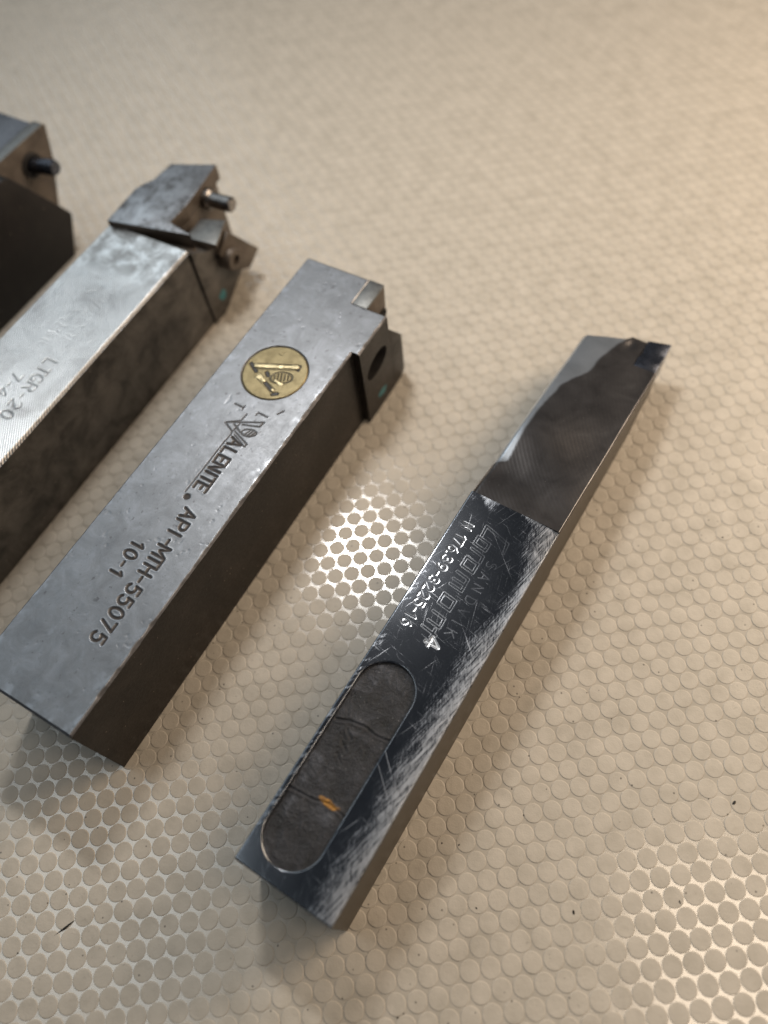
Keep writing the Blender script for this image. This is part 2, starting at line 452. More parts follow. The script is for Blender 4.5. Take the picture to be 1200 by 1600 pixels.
MAT_CARBIDE = simple("carbide", (.075, .085, .11), .28, .85, .4, .15)
MAT_TEAL = simple("teal_paint", (.03, .135, .15), .55, 0.0, .8, .35)
def brass():
    M = NT("tarnished_brass"); P = M.coord(); n = M.noise(P, .3, 5, .65, .3); st = M.noise(M.coord(scale=(2200, 300, 1000), rot=(0, 0, .5)), .6, 4, .7)
    col = M.ramp(n, [(.3, (.17, .135, .072)), (.7, (.29, .235, .13))])
    r = M.attr('raised'); g = M.attr('groove')
    col = M.mix(r, col, (.60, .50, .30)); col = M.mix(g, col, (.035, .032, .03))
    nb = M.bump(st, .2, .00006); nb = M.bump(M.noise(P, 1.1, 5, .7), .3, .0002, nb)
    M.set(Base_Color=col, Metallic=M.mr(g, 0, 1, .9, .2), Roughness=.44, Normal=nb)
    return M.m
MAT_BRASS = brass()
def inlay_mat():
    M = NT("dark_rough_inlay"); P = M.coord(); n = M.noise(P, .22, 5, .7, .4); f = M.noise(P, 1.6, 5, .75)
    col = M.ramp(n, [(.3, (.016, .0155, .0155)), (.55, (.036, .036, .040)), (.72, (.095, .10, .115))])
    sp = M.ramp(M.noise(P, 2.2, 2), [(.70, (0, 0, 0)), (.76, (1, 1, 1))])
    col = M.mix(M.math('MULTIPLY', sp, .55), col, (.35, .34, .33))
    ru = M.attr('rust'); col = M.mix(ru, col, M.ramp(f, [(.35, (.10, .04, .008)), (.65, (.55, .27, .04))]))
    nb = M.bump(f, .7, .0004); nb = M.bump(n, .6, .0012, nb)
    M.set(Base_Color=col, Metallic=M.mr(ru, 0, 1, .35, 0), Roughness=M.mr(f, .3, .7, .32, .55), Normal=nb)
    return M.m
MAT_INLAY = inlay_mat()

# ------------------------------------------------------------------ the mat: glossy channels and raised round studs
gx = np.linspace(-420, 420, 29); gy = np.linspace(-330, 520, 29)
A, B = np.meshgrid(gx, gy, indexing='ij'); idx = np.arange(A.size).reshape(A.shape)
q = np.stack([idx[:-1, :-1].ravel(), idx[1:, :-1].ravel(), idx[1:, 1:].ravel(), idx[:-1, 1:].ravel()], 1)
mat_me = mesh_np("mat", np.stack([A.ravel(), B.ravel(), np.full(A.size, -.115)], 1), [q], np.ones(len(q), bool))
mat_o = tag(link("mat", mat_me, None, [MAT_CHANNEL]), "beige vinyl mat with raised round studs under the tools", kind="structure")

def stud_template(n):
    prof = [(2.33, -.125), (2.27, -.036), (2.16, -.003), (1.98, 0.004)]
    V = [(r * math.cos(2 * math.pi * k / n), r * math.sin(2 * math.pi * k / n), z) for r, z in prof for k in range(n)]
    F4 = [(i * n + k, i * n + (k + 1) % n, (i + 1) * n + (k + 1) % n, (i + 1) * n + k) for i in range(len(prof) - 1) for k in range(n)]
    cap = [(len(prof) - 1) * n + k for k in range(n)]
    return np.array(V), np.array(F4), np.array(cap)
O2 = np.array([27.0519, -119.4787]); U2 = np.array([4.70146, -.0613]); V2 = np.array([1.67508, -4.39979])
camp = np.array([-5.25441536, -131.76568666, 203.29352542])
Rm = np.array([RIGHT, DOWN, FWD])
cells = []
for u in range(-170, 130):
    for v in range(-110, 30):
        c = O2 + u * U2 + v * V2
        rel = Rm @ (np.array([c[0], c[1], 0]) - camp)
        if rel[2] < 20: continue
        px = rel[:2] / rel[2] * 1228.8
        if abs(px[0]) < 600 + 130 and abs(px[1]) < 800 + 130: cells.append((rel[2], c[0], c[1], abs(px[0]) < 600 and abs(px[1]) < 800))
cells.sort()
jit = np.random.default_rng(3)

# tool footprints (for leaving hidden studs out of the nearest three hundred)
TOOLS = {'a': (.93, -80.455, 34.586, -85, 62, -32, 1), 'b': (.914706, -108.5947, -60.8564, 0, 145, 0, 34), 'c': (.87803, -49.3917, -109.1722, 0, 165, 0, 25)}
def covered(x, y):
    for yaw, ox, oy, x0, x1, y0, y1 in TOOLS.values():
        dx, dy = x - ox, y - oy; c, s = math.cos(yaw), math.sin(yaw)
        lx = c * dx + s * dy; ly = s * dx - c * dy
        if x0 < lx < x1 and y0 < ly < y1: return True
    return False
Vt, F4, cap = stud_template(22)
sm = np.r_[np.ones(len(F4), bool), [True]]
stud_me = mesh_np("stud", Vt, [F4, cap[None]], sm); stud_me.materials.append(MAT_STUD)
near = [c for c in cells if c[3] and not covered(c[1], c[2])][:300]
nearset = {(c[1], c[2]) for c in near}
for d, x, y, _ in near:
    o = bpy.data.objects.new("stud", stud_me); COL.objects.link(o); o.parent = mat_o
    o.location = ((x + jit.normal(0, .03)) * S, (y + jit.normal(0, .03)) * S, jit.normal(0, .012) * S)
    o.rotation_euler = (jit.normal(0, .010), jit.normal(0, .010), jit.uniform(0, 6.28)); o.scale = (jit.normal(1, .012), jit.normal(1, .012), 1)
rest = [c for c in cells if (c[1], c[2]) not in nearset]
Vt, F4, cap = stud_template(16)
nv = len(Vt); VV = []; Q = []; CP = []
for k, (d, x, y, _) in enumerate(rest):
    t = Vt.copy(); t[:, 0] += x + jit.normal(0, .03); t[:, 1] += y + jit.normal(0, .03); t[:, 2] += jit.normal(0, .012)
    VV.append(t); Q.append(F4 + k * nv); CP.append(cap + k * nv)
Q = np.concatenate(Q); CP = np.array(CP)
me = mesh_np("far_studs", np.concatenate(VV), [Q, CP], np.ones(len(Q) + len(CP), bool))
tag(link("far_studs", me, mat_o, [MAT_STUD]), kind="stuff")

# ------------------------------------------------------------------ tool holder B (grey, brass badge)
HB = 32.57
tb = empty("tool_holder", (-108.59472, -60.85636, 0.02), .914706)
tag(tb, "worn grey square tool holder with a round brass badge, between two other holders", "tool holder")
Xb = axis_lines([0, 14, 122.4, 138.2, 148.5], .2); Yb = axis_lines([0, 22, 27, 31.75, 34], .2)
strokes = []
for ch, x in zip("ALENITE", (81.9, 78.7, 75.9, 73.3, 71.0, 69.0, 66.5)): strokes += glyph(ch, x, 19.4, 3.75, .95)
thin = [[(80.6, 16.5), (63.4, 16.4)], [(83.2, 16.7), (80.6, 16.5)]]
line = [58.3, 54.9, 52.3, 49.4, 46.6, 43.8, 40.9, 38.1, 35.0, 31.7, 28.3, 25.0, 21.3]
for ch, x in zip("API-MTH-55075", line):
    strokes += glyph(ch, x, 21.3 + (58.3 - x) / 37 * .75, 3.8, 1.0)
for ch, x in zip("10-1", (45.4, 42.3, 39.4, 36.9)): strokes += glyph(ch, x, 15.0, 3.5, .95)
dots = [[(62.4, 17.7), (62.45, 17.75)]]
thin += [[(92.6, 11.6), (92.5, 14.8)], [(93.2, 14.7), (91.7, 14.8)], [(91.9, 19.3), (93.0, 19.4)], [(92.9, 19.4), (92.8, 22.5)], [(94.9, 24.5), (96.5, 25.5)],
         [(91.1, 16.8), (88.5, 16.6), (86.2, 13.0), (84.6, 16.4), (83.4, 16.8)], [(86.3, 13.1), (90.9, 22.7), (89.2, 22.5), (87.6, 17.6)],
         [(84.9, 17.2), (82.9, 22.5), (81.9, 22.4), (84.0, 17.6)], [(87.9, 16.9), (84.9, 16.6)], [(86.9, 15.4), (85.3, 18.6)]]
ov = [(86.2 + 1.45 * math.cos(t) * .8 + 1.1 * math.sin(t) * .45, 20.9 + 2.05 * math.sin(t)) for t in np.linspace(0, 2 * math.pi, 24)]
thin += [ov] + [[(85.2, y), (87.0, y + .6)] for y in (20.2, 21.0, 21.8)]
Dt = seg_dist(Xb, Yb, strokes, 1.6); Dn = seg_dist(Xb, Yb, thin, 1.2); Dd = seg_dist(Xb, Yb, dots, 2.0)
gxm, gym = np.meshgrid(Xb, Yb, indexing='ij')
Z = np.full(gxm.shape, HB)
gr = 1 - sstep(.18, .42, Dt); gt = 1 - sstep(.08, .26, Dn); gd = 1 - sstep(.75, .95, Dd)
Z -= .30 * gr + .16 * gt + .28 * gd
Z += .05 * np.exp(-((Dt - .55) / .16) ** 2) + .03 * np.exp(-((Dn - .36) / .12) ** 2)
rb = np.hypot(gxm - 106.6, gym - 15.75)
Z -= .9 * (1 - sstep(9.47, 9.62, rb))
Z += .03 * (fbm(gxm, gym, 26, 5) - .5) + .006 * (fbm(gxm, gym, 2.2, 9) - .5)
pits = sstep(.80, .9, fbm(gxm, gym, 1.5, 21, 2)); Z -= .05 * pits
# chamfered long right edge and butt edge with nicks
nick = .55 + .5 * sstep(.45, .8, fbm(gxm, gym * 0, 3.1, 31)) * .6
d_r = np.where(gxm < 122.4, 31.75 - gym, 34 - gym); d_l = gym; d_b = gxm
dR = np.maximum(0, nick - d_r); Z -= np.minimum(dR, .9) * .8
Z -= np.maximum(0, .32 * (.6 + .8 * fbm(gxm, gym * 0, 2.3, 33)) - d_l) * .9
Z -= np.maximum(0, .6 - d_b) ** 1.2 * .8
dE = 148.5 - gxm; Z -= np.where(gym < 22.01, np.maximum(0, .3 - dE), np.maximum(0, .3 - (138.2 - gxm))) * .8
Z -= np.where(gxm > 138.25, np.maximum(0, .25 - (22 - gym)), 0)
edge = np.minimum(np.minimum(d_r - .55, d_l), d_b)
wear_sheen = sstep(.62, .86, fbm(gxm, gym, 2.6, 41, 5) + .26 * np.exp(-np.maximum(edge, 0) / .5) + .10 * np.exp(-d_b / 6)) * np.exp(-np.maximum(edge, 0) / 3.0)
wear_sheen = np.maximum(wear_sheen, .30 * sstep(.72, .86, fbm(gxm, gym, 3.0, 55, 4)))
wear_sheen = np.maximum(wear_sheen, .6 * np.exp(-((Dt - .58) / .15) ** 2) * sstep(.45, .6, fbm(gxm, gym, 1.5, 77)))
gap = (1 - sstep(9.60, 9.72, rb))
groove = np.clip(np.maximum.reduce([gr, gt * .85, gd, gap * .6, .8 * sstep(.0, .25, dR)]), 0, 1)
cx = (Xb[:-1] + Xb[1:]) / 2; cy = (Yb[:-1] + Yb[1:]) / 2
CX, CY = np.meshgrid(cx, cy, indexing='ij')
ins = (CY < 22) | ((CX < 138.2) & (CY < 31.75)) | ((CX > 122.4) & (CX < 138.2))
ins &= rb[:-1, :-1] > 0  # keep all
relief_block("shank", Xb, Yb, Z, ins, 0.0, tb, [MAT_B, MAT_BSIDE], {'groove': groove, 'wear_sheen': wear_sheen},
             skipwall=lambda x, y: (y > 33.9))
# boss wall with the slanted screw bore
def wall_with_bore(name, x0, x1, z0, z1, y, c, rx, rz, tilt, depth, mat, hole, parent, n=72):
    V = []; 
    ang = sorted(set([2 * math.pi * k / n for k in range(n)] + [math.atan2(zz - c[1], xx - c[0]) % (2 * math.pi) for xx in (x0, x1) for zz in (z0, z1)]))
    n = len(ang); ell = []; box = []
    for t in ang:
        ct, st = math.cos(t), math.sin(t)
        k = min([((x1 if ct > 0 else x0) - c[0]) / ct if abs(ct) > 1e-9 else 1e9, ((z1 if st > 0 else z0) - c[1]) / st if abs(st) > 1e-9 else 1e9])
        box.append((c[0] + k * ct, y, c[1] + k * st))
        ca, sa = math.cos(t - tilt), math.sin(t - tilt); r = rx * rz / math.hypot(rz * ca, rx * sa)
        ell.append((c[0] + r * ct, y, c[1] + r * st))
    V = box + ell
    F = [(i, (i + 1) % n, n + (i + 1) % n, n + i) for i in range(n)]
    o = link(name, mesh_np(name, R2L(V), [np.array(F)[:, ::-1]], np.zeros(n, bool)), parent, [mat])
    V2 = ell + [(q[0] - depth * .35, y - depth, q[2]) for q in ell]
    F2 = [(i, (i + 1) % n, n + (i + 1) % n, n + i) for i in range(n)]
    link("bore", mesh_np("bore", R2L(V2), [np.array(F2)[:, ::-1], np.arange(n, 2 * n)[None]], np.r_[np.ones(n, bool), [False]]), o, [hole])
    return o
wall_with_bore("boss_face", 122.4, 138.2, 0.0, HB - .5, 34.0, (130.3, 20.4), 5.9, 3.7, .25, 14, MAT_BSIDE, MAT_HOLE, tb)
# lower nose of the boss, insert seat strip with its wall
prism("nose", [(138.15, 0), (142.6, 0), (144.9, 2.2), (144.9, 18.2), (138.15, 27.2)], 20, 33.98, 'Y', MAT_BSIDE, tb, .25)
seat = prism("insert_seat", [(138.25, 4), (147.5, 13), (148.7, 32.2), (138.25, 32.2)], 21.8, 27.0, 'Y', MAT_POCKET, tb, .2)
prism("seat_plate", [(138.35, 22.05), (148.72, 22.05), (148.72, 27.02), (138.35, 27.02)], 31.6, 32.35, 'Z', MAT_PLATE, tb, .15)
lathe("seat_pin", [(1.7, 0), (1.7, .5), (1.3, .7), (.9, .2)], (146.2, 26.9, 22.8), (0, 1, 0), MAT_HOLE, tb, 24)
lathe("screw_seat", [(2.6, 0), (2.6, .08), (1.9, .1)], (141.4, 33.95, 15.2), (0, 1, 0), MAT_BSIDE, tb, 28)
def blotch(name, cx, cz, y, rx, rz, mat, parent, seed, normal='Y'):
    r = np.random.default_rng(seed); n = 28
    ring = [(cx + rx * math.cos(t) * k, y, cz + rz * math.sin(t) * k) for t, k in zip(np.linspace(0, 2 * math.pi, n, endpoint=False), 1 + .18 * np.convolve(r.normal(0, 1, n), [.3, .4, .3], 'same'))]
    inner = [(cx + (q[0] - cx) * .8, y + .06, cz + (q[2] - cz) * .8) for q in ring]
    F = [(i, (i + 1) % n, n + (i + 1) % n, n + i) for i in range(n)]
    return link(name, mesh_np(name, R2L(ring + inner), [np.array(F)[:, ::-1], np.arange(n, 2 * n)[::-1][None]], np.ones(n + 1, bool)), parent, [mat])
blotch("paint_dab", 131.2, 5.8, 34.0, 2.4, 1.5, MAT_TEAL, tb, 4)
# brass badge with the stamped emblem
xb = np.arange(-9.6, 9.61, .13); Rg = 9.48
gx2, gy2 = np.meshgrid(xb + 106.6, xb + 15.75, indexing='ij')
bar1 = [[(106.2, 9.6), (110.8, 20.4)]]; bar2 = [[(103.3, 12.4), (100.9, 18.8)]]
d1 = seg_dist(xb + 106.6, xb + 15.75, bar1, 3); d2 = seg_dist(xb + 106.6, xb + 15.75, bar2, 3)
dk = seg_dist(xb + 106.6, xb + 15.75, [[(106.4, 7.7), (104.6, 10.6)], [(102.4, 15.2), (101.0, 18.4)], [(99.9, 19.4), (100.6, 20.4)], [(111.4, 20.9), (110.2, 21.2)], [(105.6, 13.6), (104.8, 14.6)]], 3)
u = (gx2 - 105.8) * .9 - (gy2 - 18.4) * .42; v = (gx2 - 105.8) * .42 + (gy2 - 18.4) * .9
eo = np.hypot(u / 2.0, v / 3.1)
bumps = fbm(gx2, gy2, .9, 91, 2)
raised = np.maximum.reduce([1 - sstep(.45, .75, d1 + .6 * (bumps - .5)), (1 - sstep(.5, .8, np.hypot(gx2 - 103.2, gy2 - 12.6) * .7 + .5 * (bumps - .5))), (1 - sstep(.35, .6, seg_dist(xb + 106.6, xb + 15.75, [[(104.2, 17.6), (103.7, 19.9)], [(103.4, 13.6), (102.8, 14.6)], [(101.1, 18.5), (101.0, 18.7)]], 2) + .5 * (bumps - .5)))])
line_ov = np.exp(-((eo - 1) / .09) ** 2)
hatch = (eo < .85) * (np.cos((v) * 6.5) > .62) * (u > -1.2)
dark = np.clip(np.maximum.reduce([1 - sstep(.35, .7, dk), .75 * line_ov, .7 * hatch, .6 * np.exp(-((d1 - .95) / .14) ** 2), .35 * np.exp(-((d2 - .7) / .14) ** 2)]), 0, 1) * (1 - raised)
hook = seg_dist(xb + 106.6, xb + 15.75, [[(112.9, 13.2), (112.8, 14.2), (114.4, 14.2)]], 1)
Zb = HB - .06 + .16 * raised * (.5 + bumps) - .22 * dark - .1 * (1 - sstep(.1, .25, hook)) + .03 * (fbm(gx2, gy2, 5, 14) - .5)
rr = np.hypot(gx2 - 106.6, gy2 - 15.75); Zb -= .3 * sstep(Rg - .5, Rg, rr) ** 2
# snap the rim to a circle
sc = np.minimum(1, Rg / np.maximum(rr, 1e-6)); px_ = 106.6 + (gx2 - 106.6) * sc; py_ = 15.75 + (gy2 - 15.75) * sc
ni = len(xb); ix = np.arange(ni * ni).reshape(ni, ni)
keep = (rr[:-1, :-1] < Rg) | (rr[1:, 1:] < Rg) | (rr[:-1, 1:] < Rg) | (rr[1:, :-1] < Rg)
a, b = np.nonzero(keep)
qd = np.stack([ix[a, b], ix[a, b + 1], ix[a + 1, b + 1], ix[a + 1, b]], 1)
link("brass_badge", mesh_np("brass_badge", R2L(np.stack([px_.ravel(), py_.ravel(), Zb.ravel()], 1)), [qd], np.ones(len(qd), bool), None, {'raised': raised.ravel(), 'groove': dark.ravel()}), tb, [MAT_BRASS])

# ------------------------------------------------------------------ tool holder A (bright ground top)
HA = 32.0
ta = empty("tool_holder", (-80.455, 34.586, 0.02), .93)
tag(ta, "bright ground steel tool holder with stepped head, left of the brass badge holder", "tool holder")
Xa = axis_lines([-85, 42], .25); Ya = axis_lines([-32, 0], .25)
st = []
for ch, x, y in zip("LTGR-20", (-12.3, -15.4, -18.5, -21.8, -25.2, -28.5, -32.3), np.linspace(-11.3, -10.1, 7)): st += glyph(ch, x, y, 4.0)
for ch, x in zip("7-4", (-20.5, -23.7, -26.8)): st += glyph(ch, x, -17.1, 3.8)
fa = []
for ch, x in zip("ALENITE", (9.5, 7.0, 4.6, 2.3, .4, -1.5, -3.8)): fa += glyph(ch, x, -12.6, 3.6, .9)
for ch, x in zip("VALENITE", (6.4, 4.2, 2.0, -.2, -2.3, -4.0, -5.9, -8.0)): fa += glyph(ch, x, -18.0, 3.4, .9)
for ch, x in zip("81", (-8.6, -10.6)): fa += glyph(ch, x, -19.6, 2.4) if ch in G else []
fa += [arc(-8.2, -15.0, .9, .9, 0, 360, 12), arc(-8.2, -15.0, .35, .35, 0, 360, 8), [(19.4, -16.6), (16.6, -16.9), (14.2, -20)], [(14.2, -20), (19.2, -10.6), (17.4, -10.8), (15.8, -15.6)], arc(14.6, -12.6, 1.2, 1.9, 0, 360, 16), [(21.6, -12.4), (21.5, -9.6)], [(21.4, -21), (21.2, -17.8)], [(13, -16.6), (11.2, -11), (10.4, -11.1)]]
D1 = seg_dist(Xa, Ya, st, 1.5); D2 = seg_dist(Xa, Ya, fa, 1.0)
gxm, gym = np.meshgrid(Xa, Ya, indexing='ij')
g1 = 1 - sstep(.12, .34, D1); g2 = .7 * (1 - sstep(.06, .24, D2)) * (.35 + .65 * sstep(.35, .65, fbm(gxm, gym, 3, 8)))
Z = HA - .2 * g1 - .1 * g2 + .03 * np.exp(-((D1 - .45) / .14) ** 2)
Z += .06 * (fbm(gxm, gym, 22, 15) - .5)
ragged = .25 + .3 * fbm(gxm, gym * 0, 1.0, 3, 3)
Z -= np.clip(ragged + .45 - (-gym), 0, .8) * .9 + np.clip(.3 - (gym + 32), 0, .3) * .9
zone = sstep(14, 34, gxm + 9 * (fbm(gxm, gym, 6, 61) - .5)) * .95
zone = np.maximum(zone, .55 * sstep(.6, .75, fbm(gxm, gym, 9, 66)) * sstep(4, 0, gym + 32))
relief_block("shank", Xa, Ya, Z, np.ones((len(Xa) - 1, len(Ya) - 1), bool), 0, ta, [MAT_A, MAT_ASIDE], {'groove': np.clip(g1 + .6 * g2 + 1.4 * sstep(.05, .3, ragged + .45 + gym), 0, 1.5), 'zone': zone})
MAT_AHEAD = None
def head_steel():
    M = NT("spotted_grey_steel"); P = M.coord(); n = M.noise(P, .11, 5, .65, .5); f = M.noise(P, .9, 5, .7)
    col = M.ramp(n, [(.34, (.14, .13, .125)), (.5, (.36, .36, .37)), (.72, (.52, .53, .55))])
    pit = M.ramp(M.noise(P, .45, 4, .6), [(.56, (0, 0, 0)), (.68, (1, 1, 1))]); col = M.mix(M.math('MULTIPLY', pit, .6), col, (.08, .075, .07))
    M.set(Base_Color=col, Metallic=1.0, Roughness=M.mr(f, .3, .7, .36, .5), Normal=M.bump(f, .35, .00015)); return M.m
MAT_AHEAD = head_steel()
plan = [(40.9, -31.2), (56.8, -32.0), (60.0, -30.9), (63.1, -29.0), (72.0, -28.3), (77.9, -13.4), (56.9, -10.9), (48.8, -11.3), (46.6, -1.4)]
def two_tone(o, side):     # walls of a prism take a second material
    o.data.materials.append(side)
    for p in o.data.polygons:
        if p.normal.z < .5: p.material_index = 1
two_tone(prism("head_block", plan, 29.0, 34.5, 'Z', MAT_AHEAD, ta, .22), MAT_POCKET)
prism("head_core", [(41.5, -31.6), (57, -31.6), (62, -28.6), (71, -27.8), (75.2, -13.2), (57, -10.7), (49, -11), (47, -1.5), (41.6, -.8)], .2, 29.2, 'Z', MAT_POCKET, ta, .3)
boss = prism("boss", [(41.8, 0), (47.5, 0), (61.2, 8.2), (61.0, 20), (50.5, 26.0), (46.0, 28.6), (42.3, 31.4), (41.8, 31.6)], -9, 1.0, 'Y', MAT_ASIDE, ta, .3)
blotch("paint_dab", 48.8, 7.6, 1.02, 1.7, 2.0, MAT_TEAL, ta, 9)
lathe("pin", [(3.5, -.5), (3.5, 1.6), (2.9, 2.1), (2.5, 2.3), (2.5, 9.8), (2.0, 10.5)], (67.5, -11.6, 29.2), (.03, 1, .05), MAT_PIN, ta)
two_tone(prism("insert", [(57.8, -7.0), (60.6, .9), (50.0, 4.6), (48.6, -6.8)], 28.6, 30.0, 'Z', MAT_PLATE, ta, .12), MAT_POCKET)
prism("anvil", [(58.3, 27.8), (69.9, 11.2), (63.0, 7.8), (56.0, 13.0), (51.5, 24.0)], -6, 3.0, 'Y', MAT_POCKET, ta, .3)
lathe("clamp_screw", [(3.9, -3), (3.9, 1.6), (3.5, 2.2), (1.7, 2.25), (1.5, .9)], (55.8, 3.0, 18.9), (0, 1, 0), MAT_POCKET, ta)

# ------------------------------------------------------------------ tool holder D (black, far left)
td = empty("tool_holder", (-108.4, 112.8, 0.02), .92)
tag(td, "black oxide tool holder cut off by the left edge, with dark protruding pin", "tool holder")
two_tone(prism("shank", [(-95, .2), (2, .2), (11, 10), (18, 26), (20.6, 38.0), (-95, 38.0)], -36, -16.55, 'Y', MAT_DTOP, td, .3), MAT_POCKET)
prism("seat_plate", [(-8, -16.4), (21.2, -16.4), (21.6, -12.05), (-8, -12.05)], 37.6, 38.1, 'Z', MAT_PLATE, td, .15)
prism("seat_block", [(-8, 0.2), (8, .2), (12.2, 10.5), (19.6, 26), (22.6, 37.0), (21.8, 37.9), (-8, 37.9)], -16.6, -12.0, 'Y', MAT_POCKET, td, .3)
prism("boss", [(-95, 0), (1, 0), (8.2, 13.8), (7.6, 15.4), (-6.6, 39.6), (-9, 41), (-95, 41)], -12.2, 0, 'Y', MAT_D, td, .4)
lathe("pin_collar", [(4.4, -.3), (4.4, .7), (3.4, .9), (3.2, .3)], (10.2, -11.9, 29.4), (0, 1, 0), MAT_HOLE, td)
lathe("pin", [(2.75, -1), (2.75, 9.4), (2.2, 10.4)], (10.4, -11.6, 29.4), (.13, 1, .1), MAT_PINB, td)

# ------------------------------------------------------------------ tool holder C (polished, slot)
HC = 25.56; LC = 103.3
tc = empty("tool_holder", (-49.39166, -109.17224, 0.02), .87803)
tag(tc, "polished dark steel tool bar with a long rounded slot and ramped tip, at right", "tool holder")
Xc = np.unique(np.concatenate([axis_lines([0, 60], .17), axis_lines([60, 98], .105), axis_lines([98, LC], .17)])); Yc = np.unique(np.concatenate([axis_lines([0, 1.6], .15), axis_lines([1.6, 17], .105), axis_lines([17, 25], .16)]))
gxm, gym = np.meshgrid(Xc, Yc, indexing='ij')
num = []
for ch, x in zip("N176.39-3225-16", (93.5, 90.2, 88.4, 86.1, 84.7, 83.0, 80.5, 78.4, 76.5, 74.1, 71.8, 69.5, 67.5, 65.9, 63.7)): num += glyph(ch, x, 4.1, 2.6, .92)
big4 = glyph('4', 62.3, 12.2, 3.4, 1.0)
logo = [[(92.9, 8.5), (95.9, 8.3), (94.0, 15.2), (91.1, 15.5)]]
def para(x, y, w_, h_, sk): return [(x + w_, y - h_ - 0), (x + w_ - sk, y + h_), (x - w_ - sk, y + h_), (x - w_, y - h_), (x + w_, y - h_)]
logo += [para(91.2, 9.6, 1.1, 1.7, .5)]
logo += [[(88.6, 8.0), (87.9, 11.6), (86.2, 11.7)]]
logo += [para(84.6, 9.8, 1.3, 1.7, .5)]
logo += [[(81.3, 8.0), (80.7, 11.4), (77.2, 11.5), (77.6, 8.1)], [(79.2, 8.1), (78.9, 11.4)]]
logo += [para(73.3, 9.8, 1.4, 1.7, .5)]
logo += [[(69.4, 8.1), (68.9, 11.5), (66.4, 11.6), (66.8, 8.2)]]
logo += [[(64.9, 7.7), (64.2, 11.8)], [(65.6, 10.9), (63.2, 11.0)]]
sand = []
for ch, x in zip("SANDVIK", (86.8, 83.2, 79.8, 76.1, 72.6, 69.6, 66.6)): sand += glyph(ch, x, 14.5, 2.6, 1.0)
dN = seg_dist(Xc, Yc, num, 1.2); dL = seg_dist(Xc, Yc, logo, 1.4); dS = seg_dist(Xc, Yc, sand, 1.0); d4 = seg_dist(Xc, Yc, big4, 1.4)
fadeL = sstep(.2, .65, fbm(gxm, gym, 5, 17)) * .75 + .25
gN = 1 - sstep(.16, .32, dN); gL = (1 - sstep(.05, .2, np.abs(dL - .34))) * fadeL; gS = (1 - sstep(.06, .22, dS)) * fadeL; g4 = 1 - sstep(.12, .35, d4)
Z = HC - .030 * gN - .010 * gL - .012 * gS - .05 * g4
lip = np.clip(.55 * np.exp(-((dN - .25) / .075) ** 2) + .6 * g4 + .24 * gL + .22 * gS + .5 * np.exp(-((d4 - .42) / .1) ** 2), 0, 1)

# rounded slot
ax0, ax1, ay, ar = 10.6, 46.6, 8.5, 7.15
ds = np.hypot(gxm - np.clip(gxm, ax0, ax1), gym - ay) - ar
Z -= 1.8 * (1 - sstep(-.22, .06, ds))
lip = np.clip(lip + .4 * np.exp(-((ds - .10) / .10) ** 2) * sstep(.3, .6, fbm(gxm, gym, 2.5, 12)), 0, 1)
# rounding and painted highlight toward the right edge and a little at the left edge
wr = 25 - gym; wl = gym
edge_w = 4.4 + 6.5 * fbm(gxm, gym * 0, 12, 71, 3) - 3.0 * sstep(62, 76, gxm) + 4.0 * sstep(86, 98, gxm)
Z -= .006 * np.maximum(0, edge_w - wr) ** 2
Z -= np.clip(.22 - wr, 0, .3) + np.clip(.2 - wl, 0, .3) + np.clip(.3 - gxm, 0, .3)
wear_sheen = .86 * np.exp(-(wr / (edge_w * .84)) ** 2)  # right-edge mask for the reflection painted into the colour
wear_sheen = np.maximum(wear_sheen, .50 * sstep(3.2, .8, wl) * sstep(.35, .7, vnoise(gxm - gym * .9, gym * 0, .75, 81)) * sstep(2, 6, gxm) * sstep(101, 66, gxm))  # left-margin stripes: brush-mark reflections painted as paler colour
wear_sheen = np.maximum(wear_sheen, .62 * np.exp(-((LC - gxm) / 4.0) ** 2) * sstep(.25, .7, fbm(gxm, gym, 5, 83)))
wear_sheen = np.maximum(wear_sheen, .85 * np.exp(-(gxm / 3.5) ** 2) * sstep(14, 24, gym))
relief_block("shank", Xc, Yc, Z, np.ones((len(Xc) - 1, len(Yc) - 1), bool), 0, tc, [MAT_C, MAT_CSIDE], {'wear_sheen': wear_sheen, 'lip': lip, 'groove': gN})
# inlay lying in the slot
xs = np.arange(ax0 - ar - .2, ax1 + ar + .21, .2); ys = np.arange(ay - ar - .2, ay + ar + .21, .2)
gx3, gy3 = np.meshgrid(xs, ys, indexing='ij')
zi = HC - .75 + .20 * (fbm(gx3, gy3, 4.0, 101, 4) - .5) * 2 - .15 * sstep(1.4, 0, ar - np.hypot(gx3 - np.clip(gx3, ax0, ax1), gy3 - ay))
def crack(pts, wob, seed, amp):
    d = seg_dist(xs, ys, [pts], 2.0); d = d + wob * (fbm(gx3, gy3, 1.4, seed) - .5)
    return -amp * np.exp(-(d / .28) ** 2) + .6 * amp * np.exp(-((d - .55) / .3) ** 2)
zi += crack([(35.7, 2.2), (37.0, 5.2), (37.6, 8.9), (37.2, 12.0), (37.9, 16.2)], .4, 110, .22)
zi += crack([(18.0, 1.6), (18.6, 7.8), (19.6, 11.0), (19.0, 15.9)], .4, 120, .22)
for nx_, ny_ in ((34.3, 6.7), (31.5, 7.1), (28.8, 7.5)): zi += crack([(nx_ + .6, ny_ - .9), (nx_ - .7, ny_ + 1.0)], .2, 130, .12)
dr = np.hypot((gx3 - 19.6) / .95, (gy3 - 11.0) / 3.0) + .9 * (fbm(gx3, gy3, 1.3, 140) - .5)
rust = 1 - sstep(.55, .95, dr); zi += .12 * rust * fbm(gx3, gy3, .6, 150)
ix = np.arange(gx3.size).reshape(gx3.shape)
kp = (np.hypot(gx3 - np.clip(gx3, ax0, ax1), gy3 - ay) < ar + .25)[:-1, :-1]; a, b = np.nonzero(kp)
